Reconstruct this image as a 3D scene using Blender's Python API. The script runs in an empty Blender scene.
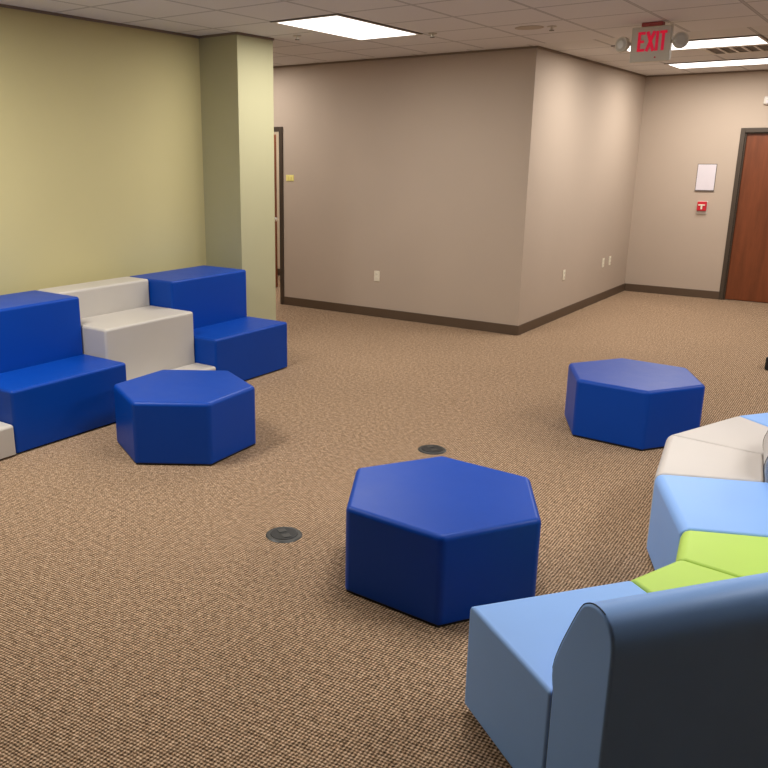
import bpy, bmesh, math, random
from mathutils import Vector, Matrix
random.seed(3)
SC = bpy.context.scene
COL = SC.collection
H = 2.74
R = math.radians

# ------------------------------------------------------------------ materials
def s2l(c):
    return tuple((v/12.92 if v <= .04045 else ((v+.055)/1.055)**2.4) for v in [x/255 for x in c])

class NT:
    """tiny helper around a node tree"""
    def __init__(s, name, rough=.5, spec=.5):
        s.m = bpy.data.materials.new(name); s.m.use_nodes = True
        s.t = s.m.node_tree; s.n = s.t.nodes
        s.b = s.n['Principled BSDF']
        s.b.inputs['Roughness'].default_value = rough
        s.b.inputs['Specular IOR Level'].default_value = spec
    def add(s, typ, **kw):
        n = s.n.new(typ)
        for k, v in kw.items():
            if k.startswith('i_'):
                key = k[2:]
                key = int(key) if key.isdigit() else key.replace('_', ' ')
                n.inputs[key].default_value = v
            else: setattr(n, k, v)
        return n
    def l(s, a, b): s.t.links.new(a, b)
    def math(s, op, a, b=None):
        n = s.n.new('ShaderNodeMath'); n.operation = op
        for i, v in enumerate((a, b)):
            if v is None: continue
            if hasattr(v, 'is_linked'): s.l(v, n.inputs[i])
            else: n.inputs[i].default_value = v
        return n.outputs[0]
    def mix(s, fac, a, b, blend='MIX'):
        n = s.n.new('ShaderNodeMix'); n.data_type = 'RGBA'; n.blend_type = blend
        for i, v in ((0, fac), (6, a), (7, b)):
            if hasattr(v, 'is_linked'): s.l(v, n.inputs[i])
            elif i == 0: n.inputs[0].default_value = v
            else: n.inputs[i].default_value = (*v, 1) if len(v) == 3 else v
        return n.outputs[2]
    def obj(s):
        return s.add('ShaderNodeTexCoord').outputs['Object']
    def noise(s, scale, detail=3, vec=None, rough=.5):
        n = s.add('ShaderNodeTexNoise'); n.inputs['Scale'].default_value = scale
        n.inputs['Detail'].default_value = detail; n.inputs['Roughness'].default_value = rough
        s.l(vec if vec is not None else s.obj(), n.inputs['Vector'])
        return n.outputs['Fac']
    def bump(s, h, strength=.2, dist=.001):
        n = s.add('ShaderNodeBump'); n.inputs['Strength'].default_value = strength
        n.inputs['Distance'].default_value = dist
        s.l(h, n.inputs['Height']); s.l(n.outputs[0], s.b.inputs['Normal'])

def paint(name, col, var=.05, rough=.75):
    k = NT(name, rough, .25)
    c = s2l(col)
    f = k.noise(1.3, 4)
    k.l(k.mix(f, tuple(v*(1-var) for v in c), tuple(min(1, v*(1+var)) for v in c)), k.b.inputs['Base Color'])
    k.bump(k.noise(260, 2), .12, .001)
    return k.m

def vinyl(name, col, rough=.42, var=.06, coat=0.0):
    k = NT(name, rough, .24)
    c = s2l(col)
    f = k.noise(3.0, 3)
    k.l(k.mix(f, tuple(v*(1-var) for v in c), tuple(min(1, v*(1+var)) for v in c)), k.b.inputs['Base Color'])
    rr = k.math('MULTIPLY_ADD', k.noise(6, 3), .12)
    k.t.nodes[-1].inputs[2].default_value = rough-.06
    k.l(rr, k.b.inputs['Roughness'])
    h = k.math('ADD', k.noise(420, 2), k.math('MULTIPLY', k.noise(7, 2), 3.0))
    k.bump(h, .16, .0012)
    return k.m

def plain(name, col, rough=.5, spec=.5, metal=0, var=.05):
    k = NT(name, rough, spec); c = s2l(col)
    k.b.inputs['Metallic'].default_value = metal
    f = k.noise(9, 3)
    k.l(k.mix(f, tuple(v*(1-var) for v in c), tuple(min(1, v*(1+var)) for v in c)), k.b.inputs['Base Color'])
    return k.m

def glow(name, col, strength):
    k = NT(name, .4)
    k.b.inputs['Base Color'].default_value = (*col, 1)
    k.b.inputs['Emission Color'].default_value = (*col, 1)
    f = k.noise(2, 1)
    k.l(k.math('MULTIPLY', k.math('ADD', k.math('MULTIPLY', f, .1), .95), strength), k.b.inputs['Emission Strength'])
    return k.m

def carpet_mat():
    k = NT('loop_carpet', .95, .08)
    o = k.obj()
    mp = k.add('ShaderNodeMapping'); mp.inputs['Rotation'].default_value = (0, 0, R(41))
    # slight waviness so the weave is not a perfect lattice
    w = k.add('ShaderNodeTexNoise'); w.inputs['Scale'].default_value = 22; w.inputs['Detail'].default_value = 2
    k.l(o, w.inputs['Vector'])
    off = k.add('ShaderNodeVectorMath', operation='MULTIPLY_ADD')
    k.l(w.outputs['Color'], off.inputs[0]); off.inputs[1].default_value = (.010, .010, 0); k.l(o, off.inputs[2])
    k.l(off.outputs[0], mp.inputs['Vector'])
    sp = k.add('ShaderNodeSeparateXYZ'); k.l(mp.outputs[0], sp.inputs[0])
    fx = 2*math.pi/.0180
    sx = k.math('SINE', k.math('MULTIPLY', sp.outputs[0], fx))
    sy = k.math('SINE', k.math('MULTIPLY', sp.outputs[1], fx*.92))
    loop = k.math('MULTIPLY', sx, sy)                       # -1..1 checker of yarn loops
    nz = k.math('ADD', k.math('SUBTRACT', k.noise(190, 3, o, .7), .5), k.math('MULTIPLY', k.math('SUBTRACT', k.noise(42, 3, o, .7), .5), .6))
    v = k.math('ADD', k.math('MULTIPLY', loop, .38), k.math('ADD', k.math('MULTIPLY', nz, 1.3), .5))
    r = k.add('ShaderNodeValToRGB'); k.l(v, r.inputs[0])
    e = r.color_ramp.elements
    e[0].position = .10; e[0].color = (*s2l(CARPET[0]), 1)
    e[1].position = .92; e[1].color = (*s2l(CARPET[3]), 1)
    for pos, c in ((.38, CARPET[1]), (.62, CARPET[2])):
        q = e.new(pos); q.color = (*s2l(c), 1)
    hue = k.mix(k.noise(45, 2, o), (1.07, .98, .90), (.93, 1.02, 1.06))
    c1 = k.mix(1.0, r.outputs[0], hue, 'MULTIPLY')
    big = k.mix(k.noise(1.1, 4, o), (.91, .91, .91), (1.08, 1.08, 1.08))
    k.l(k.mix(1.0, c1, big, 'MULTIPLY'), k.b.inputs['Base Color'])
    k.bump(v, .55, .004)
    return k.m

def ceiling_mat(name, ox, oy, col):
    k = NT(name, .9, .15)
    o = k.obj(); sp = k.add('ShaderNodeSeparateXYZ'); k.l(o, sp.inputs[0])
    P = .61
    def near(axis, off):
        a = k.math('DIVIDE', k.math('SUBTRACT', sp.outputs[axis], off), P)
        fr = k.math('ABSOLUTE', k.math('SUBTRACT', k.math('FRACT', k.math('ADD', a, .5)), .5))
        return k.math('MULTIPLY', fr, P)                    # metres from the closest grid line
    d = k.math('MINIMUM', near(0, ox), near(1, oy))
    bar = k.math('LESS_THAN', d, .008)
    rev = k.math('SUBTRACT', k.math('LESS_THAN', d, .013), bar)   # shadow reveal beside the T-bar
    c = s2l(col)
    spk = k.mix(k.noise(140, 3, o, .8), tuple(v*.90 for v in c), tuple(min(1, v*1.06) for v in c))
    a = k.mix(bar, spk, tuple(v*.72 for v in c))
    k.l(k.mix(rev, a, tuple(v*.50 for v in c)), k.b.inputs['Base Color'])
    k.bump(k.noise(160, 3, o, .8), .25, .002)
    return k.m

def wood_mat():
    k = NT('reddish_wood', .38, .45)
    o = k.obj(); mp = k.add('ShaderNodeMapping'); mp.inputs['Scale'].default_value = (9, 9, .9)
    k.l(o, mp.inputs['Vector'])
    f = k.noise(1.6, 6, mp.outputs[0], .6)
    f2 = k.noise(9, 4, mp.outputs[0], .6)
    r = k.add('ShaderNodeValToRGB'); k.l(k.math('ADD', k.math('MULTIPLY', f, .75), k.math('MULTIPLY', f2, .25)), r.inputs[0])
    r.color_ramp.elements[0].position = .3; r.color_ramp.elements[0].color = (*s2l((96, 48, 22)), 1)
    r.color_ramp.elements[1].position = .72; r.color_ramp.elements[1].color = (*s2l((132, 70, 38)), 1)
    k.l(r.outputs[0], k.b.inputs['Base Color'])
    return k.m

CARPET = [(46, 35, 26), (114, 92, 72), (166, 138, 112), (230, 200, 172)]
M = dict(
    carpet=carpet_mat(),
    ceil=ceiling_mat('ceiling_tiles', -4.27, 5.25, (226, 224, 226)),
    ceil2=ceiling_mat('ceiling_tiles_far', -1.39, 7.65, (222, 220, 220)),
    yellow=paint('pale_yellow_green_paint', (200, 190, 142)),
    column=paint('pale_green_paint', (180, 176, 142)),
    taupe=paint('warm_taupe_paint', (184, 167, 151)),
    dim=paint('bounce_cut_dark_paint', (60, 62, 62)),  # unseen walls darkened to cut the light bounced onto the sofa's back
    office=paint('office_cream_paint', (238, 222, 196)),
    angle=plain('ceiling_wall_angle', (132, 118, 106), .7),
    base=plain('dark_brown_vinyl_base', (88, 70, 54), .5),
    frame=plain('dark_bronze_frame_paint', (66, 54, 42), .5),
    wood=wood_mat(),
    blue=vinyl('royal_blue_vinyl', (0, 64, 162), .41),
    sky=vinyl('light_blue_vinyl', (136, 178, 240), .45),
    green=vinyl('lime_green_vinyl', (180, 212, 100), .45),
    white=vinyl('off_white_vinyl', (196, 190, 186), .45),
    greyv=vinyl('pale_grey_vinyl', (196, 190, 182), .45),
    seam=plain('dark_stitched_seam', (40, 58, 82), .8),
    seamg=plain('grey_stitched_seam', (120, 112, 106), .8),
    black=plain('black_plastic', (14, 14, 16), .5),
    lid=plain('dark_grey_floor_lid', (56, 56, 54), .45, metal=.2),
    plate=plain('ivory_plastic', (232, 224, 204), .4),
    yplate=plain('yellowed_plastic', (240, 226, 140), .4),
    dark=plain('dark_slot', (30, 26, 24), .7),
    metal=plain('white_enamel_metal', (206, 198, 188), .4),
    darkedge=plain('dark_grey_metal', (90, 82, 76), .5),  # own dark grey of ceiling bars, sprinkler deflectors and notice holder
    steel=plain('brushed_steel', (222, 218, 208), .3, metal=.5),
    paper=plain('white_paper', (216, 208, 214), .8),
    red=plain('fire_red_plastic', (196, 28, 44), .4),
    signbody=plain('off_white_sign_plastic', (214, 210, 198), .45),
    ventgrey=plain('vent_shadow_grey', (104, 96, 86), .8),
    pinkrim=plain('red_glare_plastic', (176, 84, 84), .5),  # red glare at the sign's top, put into the canopy colour
    clear=plain('lamp_lens_plastic', (200, 198, 190), .15),
    exitred=glow('exit_red_letters', (.80, .012, .06), 0.28),
    diffuser=glow('fluorescent_diffuser', (1.0, .97, .93), 2.5),
    stain=plain('stained_tile_brown', (186, 174, 162), .9),
)

# ------------------------------------------------------------------ helpers
def obj(name, bm, mat, parent=None, smooth=False, bevel=None, loc=None, seg=4, foot=None):
    if foot is not None and foot >= 0:                       # crisp bottom edge, soft elsewhere
        zm = min(v.co.z for v in bm.verts)
        ly = bm.edges.layers.float.new('bevel_weight_edge')
        for e in bm.edges: e[ly] = foot if all(v.co.z < zm+1e-4 for v in e.verts) else 1.0
    bmesh.ops.recalc_face_normals(bm, faces=bm.faces)
    me = bpy.data.meshes.new(name)
    bm.to_mesh(me); bm.free()
    me.materials.append(mat)
    o = bpy.data.objects.new(name, me); COL.objects.link(o)
    if loc: o.location = loc
    if parent: o.parent = parent
    if bevel:
        b = o.modifiers.new('b', 'BEVEL'); b.width = bevel; b.segments = seg; b.limit_method = 'ANGLE'; b.angle_limit = R(25)
        if foot is not None: b.limit_method = 'WEIGHT'
        smooth = True
        w = o.modifiers.new('w', 'WEIGHTED_NORMAL'); w.keep_sharp = False; w.weight = 60
    if smooth:
        for p in me.polygons: p.use_smooth = True
    return o

def box(bm, x0, x1, y0, y1, z0, z1, mtx=None):
    vs = [bm.verts.new((x, y, z)) for z in (z0, z1) for x, y in ((x0, y0), (x1, y0), (x1, y1), (x0, y1))]
    for f in ((3, 2, 1, 0), (4, 5, 6, 7), (0, 1, 5, 4), (1, 2, 6, 5), (2, 3, 7, 6), (3, 0, 4, 7)):
        bm.faces.new([vs[i] for i in f])
    if mtx:
        for v in vs: v.co = mtx @ v.co
    return vs

def B(*a):
    bm = bmesh.new(); box(bm, *a); return bm

def prism(pts, z0, z1, bm=None):
    bm = bm or bmesh.new()
    n = len(pts)
    a = [bm.verts.new((x, y, z0)) for x, y in pts]; b = [bm.verts.new((x, y, z1)) for x, y in pts]
    bm.faces.new(a[::-1]); bm.faces.new(b)
    for i in range(n): bm.faces.new((a[i], a[(i+1) % n], b[(i+1) % n], b[i]))
    return bm

def cyl(bm, r, z0, z1, seg=32, r2=None, mtx=None):
    r2 = r if r2 is None else r2
    a = [bm.verts.new((r*math.cos(2*math.pi*i/seg), r*math.sin(2*math.pi*i/seg), z0)) for i in range(seg)]
    b = [bm.verts.new((r2*math.cos(2*math.pi*i/seg), r2*math.sin(2*math.pi*i/seg), z1)) for i in range(seg)]
    bm.faces.new(a[::-1]); bm.faces.new(b)
    for i in range(seg): bm.faces.new((a[i], a[(i+1) % seg], b[(i+1) % seg], b[i]))
    if mtx:
        for v in a+b: v.co = mtx @ v.co
    return bm

def tube(pts, r, seg=6, closed=False):
    """thin round cord along a polyline"""
    bm = bmesh.new(); rings = []
    n = len(pts)
    for i, p in enumerate(pts):
        p = Vector(p)
        a = Vector(pts[(i-1) % n if closed else max(i-1, 0)]); b = Vector(pts[(i+1) % n if closed else min(i+1, n-1)])
        t = (b-a).normalized()
        u = t.cross(Vector((0, 0, 1)))
        if u.length < .1: u = t.cross(Vector((1, 0, 0)))
        u.normalize(); w = t.cross(u)
        rings.append([bm.verts.new(p+u*r*math.cos(2*math.pi*k/seg)+w*r*math.sin(2*math.pi*k/seg)) for k in range(seg)])
    for i in range(n if closed else n-1):
        A, C = rings[i], rings[(i+1) % n]
        for k in range(seg): bm.faces.new((A[k], A[(k+1) % seg], C[(k+1) % seg], C[k]))
    return bm

def thing(name, label, cat, loc=(0, 0, 0), rotz=0, group=None):
    o = bpy.data.objects.new(name, None); COL.objects.link(o)
    o.empty_display_size = .1
    o.location = loc; o.rotation_euler = (0, 0, rotz)
    o['label'] = label; o['category'] = cat
    if group: o['group'] = group
    return o

def tag(o, label, cat, group=None):
    o['label'] = label; o['category'] = cat
    if group: o['group'] = group
    return o

def struct(name, bm, mat, **k):
    o = obj(name, bm, mat, **k)
    if o.parent is None: o['kind'] = 'structure'
    return o

def dup(root, loc, rotz, label, group=None):
    r = root.copy(); COL.objects.link(r); r.location = loc; r.rotation_euler = (0, 0, rotz)
    r['label'] = label
    if group: r['group'] = group
    for ch in list(root.children):
        c = ch.copy(); COL.objects.link(c); c.parent = r
        for g in list(ch.children):
            d = g.copy(); COL.objects.link(d); d.parent = c
    return r

# ------------------------------------------------------------------ room shell
XL, XC, YC0, YC1 = -5.29, -4.855, 5.51, 5.98       # yellow wall, column
YM, XR, YB = 7.80, -3.18, 11.41                    # middle wall, return wall, back wall
XE, YS, XW = 3.6, -3.2, -9.0                       # right wall, wall behind the camera, corridor end
T = .14
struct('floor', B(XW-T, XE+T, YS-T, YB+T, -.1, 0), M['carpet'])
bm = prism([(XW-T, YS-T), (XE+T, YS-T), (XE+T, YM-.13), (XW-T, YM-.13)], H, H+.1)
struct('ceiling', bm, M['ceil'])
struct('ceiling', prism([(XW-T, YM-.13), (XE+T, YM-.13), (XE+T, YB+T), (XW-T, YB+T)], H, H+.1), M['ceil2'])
struct('wall_left', B(XL-T, XL, YS, YC0, 0, H), M['yellow'])
struct('wall_column', B(XL-T, XC, YC0, YC1, 0, H), M['column'])
struct('wall_corridor', B(XW, XL-T, YC1-T, YC1, 0, H), M['taupe'])
struct('wall_corridor_end', B(XW-T, XW, YC1-T, YB, 0, H), M['taupe'])
DX0, DX1, DH = -7.15, -6.245, 2.03                 # corridor doorway
bm = bmesh.new()
box(bm, XW, DX0, YM, YM+.12, 0, H); box(bm, DX0, DX1, YM, YM+.12, DH, H); box(bm, DX1, XR, YM, YM+.12, 0, H)
struct('wall_middle', bm, M['taupe'])
struct('wall_return', B(XR-.12, XR, YM+.12, YB, 0, H), M['taupe'])
BX0, BX1, BH = -1.945, -1.02, 2.035                 # back door opening
bm = bmesh.new()
box(bm, XW, BX0, YB, YB+T, 0, H); box(bm, BX0, BX1, YB, YB+T, BH, H); box(bm, BX1, XE, YB, YB+T, 0, H)
struct('wall_back', bm, M['taupe'])
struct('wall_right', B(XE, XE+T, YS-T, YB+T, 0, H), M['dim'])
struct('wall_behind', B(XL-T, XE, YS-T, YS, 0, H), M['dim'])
# small office seen through the corridor doorway
struct('wall_office_back', B(XW, -5.2, 9.75, 9.85, 0, H), M['office'])
struct('wall_office_side', B(-5.3, -5.2, YM+.12, 9.75, 0, H), M['office'])

def baseboard(name, x0, x1, y0, y1):
    bm = B(x0, x1, y0, y1, 0, .10)
    struct(name, bm, M['base'], bevel=.003, seg=2)
bt = .012
baseboard('baseboard_left', XL, XL+bt, YS, YC0)
baseboard('baseboard_column', XC, XC+bt, YC0-bt, YC1+bt)
baseboard('baseboard_column', XL+bt, XC, YC0-bt, YC0)
baseboard('baseboard_middle', DX1+.05, XR+bt, YM-bt, YM)
baseboard('baseboard_middle', XW, DX0-.05, YM-bt, YM)
baseboard('baseboard_return', XR, XR+bt, YM, YB-bt)
baseboard('baseboard_back', XR, BX0-.05, YB-bt, YB)
baseboard('baseboard_back', BX1+.05, XE, YB-bt, YB)
baseboard('baseboard_right', XE-bt, XE, YS, YB)
baseboard('baseboard_behind', XL+bt, XE-bt, YS, YS+bt)
baseboard('baseboard_office', XW, -5.3, 9.75-bt, 9.75)

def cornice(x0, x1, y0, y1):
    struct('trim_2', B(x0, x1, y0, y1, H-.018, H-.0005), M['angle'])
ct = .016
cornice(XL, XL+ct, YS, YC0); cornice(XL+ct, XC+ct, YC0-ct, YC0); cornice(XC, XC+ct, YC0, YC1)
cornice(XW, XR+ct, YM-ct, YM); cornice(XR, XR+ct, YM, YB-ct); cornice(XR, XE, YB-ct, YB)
# --- back door (closed), reddish wood in a dark metal frame
def frame_bm(x0, x1, h, y0, y1, w):
    bm = bmesh.new()
    box(bm, x0-w, x0, y0, y1, 0, h+w); box(bm, x1, x1+w, y0, y1, 0, h+w); box(bm, x0, x1, y0, y1, h, h+w)
    return bm
d = struct('door_1', B(BX0+.004, BX1-.004, YB+.035, YB+.08, .008, BH-.004), M['wood'], bevel=.003, seg=2)
bm = frame_bm(BX0+.0, BX1, BH, YB-.02, YB+.10, .052)
box(bm, BX0, BX0+.015, YB+.0, YB+.034, 0, BH); box(bm, BX1-.015, BX1, YB, YB+.034, 0, BH); box(bm, BX0, BX1, YB, YB+.034, BH-.015, BH)
struct('door_frame', bm, M['frame'], parent=d, bevel=.003, seg=2)
bm = cyl(bmesh.new(), .03, 0, .012, mtx=Matrix.Translation((BX1-.09, YB+.035, .97)) @ Matrix.Rotation(R(90), 4, 'X'))
cyl(bm, .011, .0, .05, mtx=Matrix.Translation((BX1-.09, YB+.035, .97)) @ Matrix.Rotation(R(90), 4, 'X'))
box(bm, BX1-.20, BX1-.08, YB-.025, YB-.008, .96, .98)
struct('door_handle', bm, M['steel'], parent=d, bevel=.003, seg=2)
# --- corridor door, swung 90 degrees into the office, and its frame
d = struct('door_2', B(DX0+.0, DX0+.045, YM+.13, YM+1.00, .01, DH-.005), M['wood'], bevel=.002, seg=2)
for s in (-1, 1):
    m = Matrix.Translation((DX0+.0225, YM+.94, .93)) @ Matrix.Rotation(R(90*s), 4, 'Y')
    bm = cyl(bmesh.new(), .014, .02, .055, 16, mtx=m)
    cyl(bm, .028, .05, .075, 20, r2=.024, mtx=m); cyl(bm, .03, .022, .03, 20, mtx=m)
    struct('door_knob', bm, M['steel'], parent=d)
f = struct('trim_1', frame_bm(DX0, DX1, DH, YM-.02, YM+.14, .05), M['frame'], bevel=.003, seg=2)

# ------------------------------------------------------------------ ceiling fixtures
def troffer(name, label, x0, x1, y0, y1, group='recessed fluorescent ceiling lights', power=70, spread=180, dark=True):
    t = thing(name, label, 'ceiling light', ((x0+x1)/2, (y0+y1)/2, H), 0, group)
    a, b = (x1-x0)/2, (y1-y0)/2
    w = .022
    bm = bmesh.new()
    z0, z1 = -.010, -.0005
    box(bm, -a, a, -b, -b+w, z0, z1); box(bm, -a, a, b-w, b, z0, z1)
    box(bm, -a, -a+w, -b+w, b-w, z0, z1); box(bm, a-w, a, -b+w, b-w, z0, z1)
    obj('light_frame', bm, M['metal'], t)
    obj('diffuser', B(-a+w, a-w, -b+w, b-w, -.007, -.0005), M['diffuser'], t)
    bm = bmesh.new(); g = .012
    for q in ((-a-g, -a, -b-g, b+g), (a, a+g, -b-g, b+g), (-a, a, -b-g, -b), (-a, a, b, b+g)):
        box(bm, *q, -.006, -.0005)
    obj('ceiling_bar', bm, M['darkedge'], t)
    L = bpy.data.lights.new('tube_light', 'AREA'); L.shape = 'RECTANGLE'
    L.size = 2*(a-w); L.size_y = 2*(b-w); L.energy = power; L.color = LCOL; L.spread = R(spread)
    lo = bpy.data.objects.new('tube_light', L); COL.objects.link(lo); lo.parent = t; lo.location = (0, 0, -.0115)
    return t
LCOL = (1.0, .96, .895)
P = 42
troffer('ceiling_light', 'bright rectangular ceiling light nearest the pale green column', -4.27, -3.66, 5.25, 6.47, power=P*.85)
troffer('ceiling_light', 'glowing ceiling light right beside the exit sign, nearer of the two', -2.61, -1.39, 8.19, 8.80, power=P*.95)
troffer('ceiling_light', 'glowing ceiling light close to the back wall, beyond the vent grille', -2.61, -1.39, 10.05, 10.66, power=P*.95)
# unseen fittings of the same kind, added out of frame to light the room
troffer('ceiling_light', 'ceiling light over the left end of the tiered seats', -4.27, -3.66, 1.59, 2.81, power=P*1.45)
troffer('ceiling_light', 'added ceiling light over the curved sofa, out of view', .61, 1.22, 3.42, 4.64, power=P*.88)
troffer('ceiling_light', 'added ceiling light over the carpet right of the exit sign, out of view', .61, 1.22, 6.47, 7.08, power=P*1.1)
troffer('ceiling_light', 'added ceiling light over the middle of the carpet, out of view', -1.83, -1.22, 2.81, 4.03, power=P*.9)
troffer('ceiling_light', 'ceiling light in the small room behind the corridor door', -7.2, -6.59, 8.3, 9.4, power=30)

troffer('ceiling_light', 'unseen ceiling light added in the corridor behind the pale green column', -6.71, -6.10, 6.20, 7.42, power=P*.45)  # added to brighten the left part of the middle wall

# return air grille between the two far lights
t = thing('air_vent', 'slotted air vent in the ceiling between the two far lights', 'ceiling vent', (-1.695, 9.105, H))
bm = bmesh.new(); a = .30
box(bm, -a, a, -a, -a+.06, -.010, -.0005); box(bm, -a, a, a-.06, a, -.010, -.0005)
box(bm, -a, -a+.04, -a+.06, a-.06, -.010, -.0005); box(bm, a-.04, a, -a+.06, a-.06, -.010, -.0005)
obj('vent_frame', bm, M['metal'], t)
obj('vent_opening', B(-a+.04, a-.04, -a+.06, a-.06, -.003, -.0005), M['ventgrey'], t)
for i in range(4):
    x = -.156+.104*i
    obj('vent_bar', B(x-.012, x+.012, -a+.06, a-.06, -.010, -.003), M['metal'], t)

def sprinkler(label, x, y, s=1.0):
    t = thing('fire_sprinkler', label, 'sprinkler', (x, y, H), 0, 'fire sprinklers in the ceiling')
    obj('escutcheon', cyl(bmesh.new(), .036*s, -.007, -.0005, 24, r2=.036*s), M['metal'], t)
    bm = cyl(bmesh.new(), .010, -.030*s, -.007, 12)
    obj('sprinkler_body', bm, M['steel'], t)
    bm = cyl(bmesh.new(), .020*s, -.034*s, -.030*s, 16)
    obj('deflector', bm, M['darkedge'], t)
sprinkler('small fire sprinkler in the ceiling beside the column, below the bright light', -4.58, 5.97)
sprinkler('small fire sprinkler in the ceiling at the right corner of the bright light', -3.58, 6.52)
sprinkler('small white fire sprinkler in the ceiling next to a brownish stain', -2.63, 6.72)
bm = cyl(bmesh.new(), .10, -.004, -.0005, 40)
for v in bm.verts: v.co.x *= 1.15
tag(obj('ceiling_disc', bm, M['stain'], loc=(-2.80, 6.68, H)), 'flat round brownish disc in the ceiling above the wall corner', 'ceiling disc')  # brownish ceiling mark, built as a thin flat disc

# exit sign with twin lamp heads
t = thing('exit_sign', 'lit red EXIT sign hanging from the ceiling with a lamp head each side', 'exit sign', (-1.93, 6.98, H), R(-2))
hw = .148
obj('canopy', B(-.08, .08, -.03, .03, -.030, -.0005), M['pinkrim'], t, bevel=.008)
obj('sign_housing', B(-hw, hw, -.028, .028, -.285, -.030), M['signbody'], t, bevel=.008)
bm = bmesh.new()
def stroke(x0, z0, x1, z1, w=.026):
    a, b = Vector((x0, 0, z0)), Vector((x1, 0, z1)); dd = (b-a); L = dd.length
    ang = math.atan2(dd.z, dd.x)
    mt = Matrix.Translation((a+b)/2) @ Matrix.Rotation(-ang, 4, 'Y')
    box(bm, -L/2, L/2, -.0035, .0, -w/2, w/2, mt)
zt, zb = -.050, -.200; ww = .024
def vbar(x): box(bm, x-ww/2, x+ww/2, -.0035, 0, zb, zt)
def hbar(x0, x1, z): box(bm, x0, x1, -.0035, 0, z-ww*.42, z+ww*.42)
x = -.108; vbar(x); hbar(x, x+.050, zt-.010); hbar(x, x+.043, (zt+zb)/2); hbar(x, x+.050, zb+.010)
stroke(-.040, zb, .018, zt); stroke(.018, zb, -.040, zt)
vbar(.044)
vbar(.094); hbar(.064, .124, zt-.010)
lt = obj('lettering', bm, M['exitred'], t, loc=(.010, -.0285, -.022)); lt.scale = (.88, 1, .93); lt['label'] = 'glowing red letters reading EXIT'
bm = cyl(bmesh.new(), .006, 0, .006, 12, mtx=Matrix.Translation((.045, -.028, -.255)) @ Matrix.Rotation(R(90), 4, 'X'))
obj('test_button', bm, M['red'], t)
for s in (-1, 1):
    m = Matrix.Translation((s*.215, -.01, -.145)) @ Matrix.Rotation(R(90), 4, 'X') @ Matrix.Rotation(R(20*s), 4, 'Y')
    bm = cyl(bmesh.new(), .036, -.045, -.01, 28, r2=.058, mtx=m); cyl(bm, .058, -.01, .022, 28, mtx=m)
    lh = obj('lamp_head', bm, M['signbody'], t, bevel=.004, seg=2)
    obj('lamp_arm', cyl(bmesh.new(), .012, .148, .180, 12, mtx=Matrix.Translation((0, 0, -.145)) @ Matrix.Rotation(R(90*s), 4, 'Y')), M['signbody'], t)
    bm = cyl(bmesh.new(), .048, .022, .030, 28, r2=.030, mtx=m)
    obj('lamp_lens', bm, M['clear'], lh, smooth=False)

# ------------------------------------------------------------------ wall fittings
def plate(name, label, cat, x, y, z, normal, w=.072, h=.115, mat='plate', gang=1, group=None, kind='outlet'):
    rz = {'-y': 0, '+x': R(90)}[normal]
    t = thing(name, label, cat, (x, y, z), rz, group)
    obj('cover_plate', B(-w/2, w/2, -.007, -.0003, -h/2, h/2), M[mat], t, bevel=.003, seg=2)
    if kind == 'outlet':
        for s in (-1, 1):
            f = obj('socket', B(-.017, .017, -.010, -.007, s*.022-.015, s*.022+.015), M[mat], t, bevel=.002, seg=2)
            bm = bmesh.new()
            for q in (-.007, .007): box(bm, q-.0015, q+.0015, -.0105, -.0098, s*.022-.004, s*.022+.006)
            obj('socket_slot', bm, M['dark'], f)
    else:
        for i in range(gang):
            cx = (i-(gang-1)/2)*.046
            obj('switch_rocker', B(cx-.009, cx+.009, -.016, -.007, -.018, .018), M[mat], t, bevel=.002, seg=2)
    return t
plate('wall_outlet', 'ivory power outlet low on the taupe wall facing the room', 'outlet', -4.87, YM, .46, '-y', group='ivory wall outlets')
plate('wall_outlet', 'ivory power outlet alone on the side wall past the corner', 'outlet', XR, 9.01, .48, '+x', group='ivory wall outlets')
plate('wall_outlet', 'ivory power outlet, left of the pair near the far corner', 'outlet', XR, 10.38, .48, '+x', group='ivory wall outlets')
plate('wall_outlet', 'ivory power outlet, right of the pair near the far corner', 'outlet', XR, 10.64, .48, '+x', group='ivory wall outlets')
plate('light_switch', 'yellowed triple light switch on the wall beside the corridor doorway', 'light switch', -6.095, YM, 1.505, '-y', w=.115, h=.07, mat='yplate', gang=2, kind='switch')

t = thing('paper_notice', 'white sheet of paper in a holder on the wall left of the wood door', 'notice', (-2.325, YB, 1.505))
obj('sheet', B(-.105, .105, -.008, -.004, -.155, .155), M['paper'], t)
bm = bmesh.new()
box(bm, -.112, .112, -.004, .001, -.162, .162); box(bm, -.112, .112, -.014, .001, -.170, -.156)
obj('holder', bm, M['darkedge'], t)
t = thing('fire_alarm_pull', 'red fire alarm pull station on the wall under the paper notice', 'fire alarm', (-2.325, YB, 1.14))
obj('back_plate', B(-.062, .062, -.008, .001, -.085, .075), M['metal'], t, bevel=.004, seg=2)
obj('red_housing', B(-.055, .055, -.045, -.008, -.045, .070), M['red'], t, bevel=.008)
bm = bmesh.new()
box(bm, -.040, .040, -.054, -.045, .020, .036); box(bm, -.010, .010, -.054, -.045, -.025, .020)
p = obj('pull_handle', bm, M['plate'], t, bevel=.003, seg=2); p['label'] = 'white T-shaped pull handle'
t = thing('motion_sensor', 'small white rounded sensor on the wall above the wood door', 'sensor', (-1.71, YB, 2.39))
obj('sensor_body', B(-.085, .085, -.05, .001, -.045, .05), M['metal'], t, bevel=.02)
obj('sensor_lens', B(-.05, .05, -.058, -.045, -.030, .005), M['paper'], t, bevel=.006)

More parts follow.
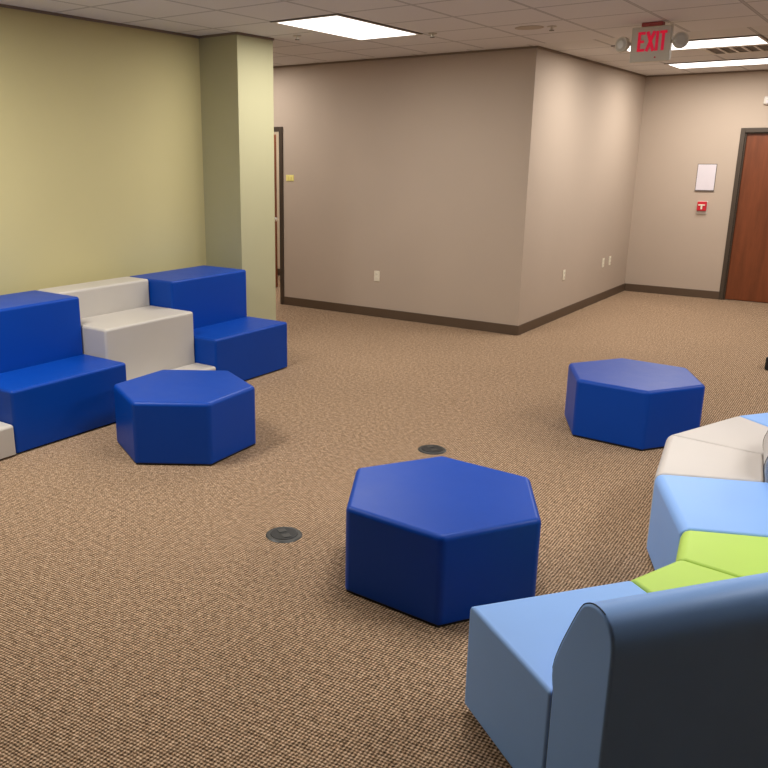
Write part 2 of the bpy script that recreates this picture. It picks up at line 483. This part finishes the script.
# ------------------------------------------------------------------ floor pieces
def floor_box(label, x, y, rz):
    t = thing('floor_outlet', label, 'floor outlet', (x, y, 0), rz, 'round floor outlets')
    bm = cyl(bmesh.new(), .088, .0005, .006, 48, r2=.080)
    obj('cover_ring', bm, M['lid'], t)
    obj('cover_lid', cyl(bmesh.new(), .066, .006, .009, 40, r2=.063), M['black'], t)
    for s in (-1, 1):
        obj('flap', B(s*.030-.018, s*.030+.018, -.020, .020, .009, .012), M['lid'], t, bevel=.002, seg=2)
floor_box('round dark floor outlet behind the central blue ottoman', -2.25, 4.29, R(-36))
floor_box('round dark floor outlet on open carpet left of the central blue ottoman', -2.25, 2.815, R(-30))
t = thing('black_box', 'small black box on the carpet at the right edge of the photo', 'floor box', (-.80, 7.80, 0), R(-8))  # unidentified dark object, built as a plain black box
obj('box_body', B(-.115, .16, -.09, .09, .004, .115), M['black'], t, bevel=.008)
obj('box_foot', B(-.10, .145, -.075, .075, 0.0, .004), M['dark'], t)

# ------------------------------------------------------------------ ottomans
def dome(bm, zt, rise, inset=.16):
    """puff the flat top a little, like foam under vinyl"""
    top = [f for f in bm.faces if all(abs(v.co.z-zt) < 1e-5 for v in f.verts)]
    r = bmesh.ops.inset_region(bm, faces=top, thickness=inset*.5, depth=0)
    top = [f for f in bm.faces if all(abs(v.co.z-zt) < 1e-5 for v in f.verts) and f not in r['faces']]
    for v in {v for f in top for v in f.verts}: v.co.z += rise
    return bm

def make_ottoman(label):
    t = thing('hexagonal_ottoman', label, 'ottoman', (0, 0, 0), 0, 'royal blue hexagonal ottomans')
    s = .447; zt = .385
    pts = [(s*math.cos(R(60*i)), s*math.sin(R(60*i))) for i in range(6)]
    bm = prism(pts, .012, zt)
    obj('cushion_block', bm, M['blue'], t, bevel=.024, seg=5, foot=.25)
    obj('plinth', prism([(x*.982, y*.982) for x, y in pts], 0.0, .03), M['black'], t)
    return t
ott = make_ottoman('royal blue hexagonal ottoman in the centre, nearest the light blue seat')
ott.location = (-1.478, 2.925, 0); ott.rotation_euler = (0, 0, 3.106)
dup(ott, (-1.395, 5.43, 0), 3.08, 'royal blue hexagonal ottoman furthest back, beside the white curved seats')
dup(ott, (-3.553, 3.465, 0), -2.553, 'royal blue hexagonal ottoman on the left in front of the white tiered seat')

# ------------------------------------------------------------------ tiered seats along the left wall
def tier(name, bm, mat, parent):
    return obj(name, bm, M[mat], parent, bevel=.020, seg=5, foot=.2)
W2 = .896
def two_tier(label, y):
    t = thing('tiered_seat', label, 'tiered seat', (-5.18, y, 0), 0, 'blue two-step tiered seats')
    tier('upper_tier', B(0, .508, .003, W2, .012, .808), 'blue', t)
    tier('lower_tier', B(.510, .955, .003, W2, .012, .402), 'blue', t)
    obj('plinth', B(.03, .93, .03, W2-.03, 0, .014), M['black'], t)
    return t
a = two_tier('royal blue two-step seat at the left edge of the photo', 2.70)
dup(a, (-5.18, 4.468, 0), 0, 'royal blue two-step seat at the right end beside the column')
def three_tier(label, y, w):
    t = thing('tiered_seat', label, 'tiered seat', (-5.18, y, 0), 0, 'off-white three-step tiered seats')
    tier('upper_tier', B(0, .262, .004, w, .012, .810), 'greyv', t)
    tier('middle_tier', B(.264, .742, .004, w, .012, .600), 'greyv', t)
    tier('lower_tier', B(.744, .965, .004, w, .012, .200), 'greyv', t)
    obj('plinth', B(.03, .92, .03, w-.03, 0, .014), M['black'], t)
    return t
a = three_tier('off-white three-step seat between the two blue tiered seats', 3.60, .867)
dup(a, (-5.18, 1.83, 0), 0, 'off-white stepped seat whose low end peeks in at the left edge')

# ------------------------------------------------------------------ curved sectional sofa on the right
# local frame of a unit: front edge runs along +x from 0 to w, depth along -y (seat then backrest)
SD, BT = .474, .220
_K = [(SD, .40), (SD-.010, .465), (SD+.010, .535), (SD+.042, .61), (SD+.080, .690), (SD+.103, .716), (SD+.135, .729),
      (SD+.172, .725), (SD+.200, .704), (SD+.216, .668), (SD+.220, .62)]
def smooth_pts(K, n=3):
    out = []
    for i in range(len(K)-1):
        p = [K[max(i-1, 0)], K[i], K[i+1], K[min(i+2, len(K)-1)]]
        for j in range(n):
            t = j/n
            out.append(tuple(.5*(2*p[1][c]+(p[2][c]-p[0][c])*t+(2*p[0][c]-5*p[1][c]+4*p[2][c]-p[3][c])*t*t
                             + (3*p[1][c]-p[0][c]-3*p[2][c]+p[3][c])*t**3) for c in (0, 1)))
    return out+[K[-1]]
PROF = [(SD, .03)]+smooth_pts(_K)+[(SD+.220, .03)]

def sofa_unit(name, label, F, head, w, taper, mat, group, seam='seam', curved=False, back=0.0):
    """taper: change of half width per metre of depth (+ widens to the back, - narrows)"""
    t = thing(name, label, 'sofa section', (F[0], F[1], 0), head, group)
    def X(u, side, e=0.0):                       # side 0 left .. 1 right at depth u
        return -taper*u+e if side == 0 else w+taper*u-e
    g = .0025
    zt = .394
    sd = SD-back-.002
    pts = [(X(0, 0, g), 0), (X(0, 1, g), 0), (X(sd, 1, g), -sd), (X(sd, 0, g), -sd)]
    pts = [(x, y) for x, y in pts]
    bm = prism(pts, .03, zt)
    ly = bm.edges.layers.float.new('bevel_weight_edge')
    for e in bm.edges:
        a, b = e.verts
        low = a.co.z < .1 and b.co.z < .1
        front = a.co.y > -.01 and b.co.y > -.01
        e[ly] = .2 if low else (1.0 if front and a.co.z > .1 and b.co.z > .1 else (.55 if front else .35))
    obj('seat', bm, M[mat], t, bevel=.038, seg=6, foot=-1)
    P_ = [(u-back, z) for u, z in PROF]
    # backrest: profile extruded across
    bm = bmesh.new(); n = 7 if curved else 2
    cols = []
    for i in range(n):
        f = i/(n-1)
        cols.append([bm.verts.new((X(u, 0, g)*(1-f)+X(u, 1, g)*f, -u, z)) for u, z in P_])
    m = len(P_)
    for i in range(n-1):
        for k in range(m): bm.faces.new((cols[i][k], cols[i+1][k], cols[i+1][(k+1) % m], cols[i][(k+1) % m]))
    bm.faces.new(cols[0]); bm.faces.new(cols[-1][::-1])
    br = obj('backrest', bm, M[mat], t, bevel=.010, seg=3)
    for mod in br.modifiers:
        if mod.type == 'BEVEL': mod.angle_limit = R(50)
    for side in (0, 1):                          # stitched seam around each end of the backrest
        e = -.0005
        pp = [(X(u, side, g+.006), -u, z) for u, z in P_[:23]]
        c = Vector((0, -SD-.1, .35))
        pp2 = []
        for x, y, z in pp:
            v = Vector((0, y, z))-c
            v = v.normalized()*(v.length+.0005)+c
            pp2.append((x, v.y, v.z))
        obj('seam_piping', tube(pp2, .0017, 6), M[seam], br)
    # plinth
    q = [(X(.04, 0, .04), -.04), (X(.04, 1, .04), -.04), (X(.63, 1, .04), -.63), (X(.63, 0, .04), -.63)]
    obj('plinth', prism(q, 0, .032), M['black'], t)
    return t

def step(F, head, w): return (F[0]+w*math.cos(head), F[1]+w*math.sin(head))
TP = math.tan(R(15))
F = (-.980, 2.150)
G = 'sections of the curved sectional sofa'
specs = [
    ('sofa_section', 'light blue sofa section nearest the camera, its dark-shaded back to us', 53, .595, 0, 'sky'),
    ('sofa_section', 'lime green wedge seat touching the nearest light blue section', 69, .262, TP, 'green'),
    ('sofa_section', 'lime green wedge seat touching the light blue seat behind it', 99, .258, TP, 'green'),
    ('sofa_section', 'light blue sofa section between the green and white wedges', 114, .578, 0, 'sky'),
    ('sofa_section', 'off-white wedge seat touching the middle light blue section', 99, .610, -TP, 'white'),
    ('sofa_section', 'off-white wedge seat furthest back, behind the other white wedge', 69, .610, -TP, 'white'),
    ('sofa_section', 'light blue sofa section at the far end, cut off at the right edge', 54, .595, 0, 'sky'),
]
for nm, lb, hd, w, tp, mt in specs:
    # local +x runs along the front edge, depth must go to the right of travel = local -y
    sofa_unit(nm, lb, F, R(hd), w, tp, mt, G, seam='seam' if mt == 'sky' else 'seamg', curved=tp != 0, back=.040 if tp < 0 else (-.055 if w == .578 else 0))
    F = step(F, R(hd), w)

# ------------------------------------------------------------------ world, camera
wd = bpy.data.worlds.new('World'); SC.world = wd; wd.use_nodes = True
wd.node_tree.nodes['Background'].inputs[0].default_value = (.9, .92, 1, 1)
wd.node_tree.nodes['Background'].inputs[1].default_value = .05

cd = bpy.data.cameras.new('camera'); cam = bpy.data.objects.new('camera', cd); COL.objects.link(cam)
Fv = Vector((-0.57096705, 0.776125, -0.2676315)); Rv = Vector((0.80525381, 0.59292826, 0.00154338)); Uv = Vector((-0.15988414, 0.21463006, 0.96352011))
mw = Matrix((Rv, Uv, -Fv)).transposed().to_4x4(); mw.translation = Vector((0, 0, 1.75229))
cam.matrix_world = mw
cd.sensor_width = 36; cd.sensor_fit = 'HORIZONTAL'
cd.lens = 820.468/768*36
cd.shift_x = (384-314.368)/768
cd.clip_start = .05
SC.camera = cam
SC.view_settings.view_transform = 'Standard'
SC.view_settings.look = 'None'
SC.view_settings.exposure = 0.07
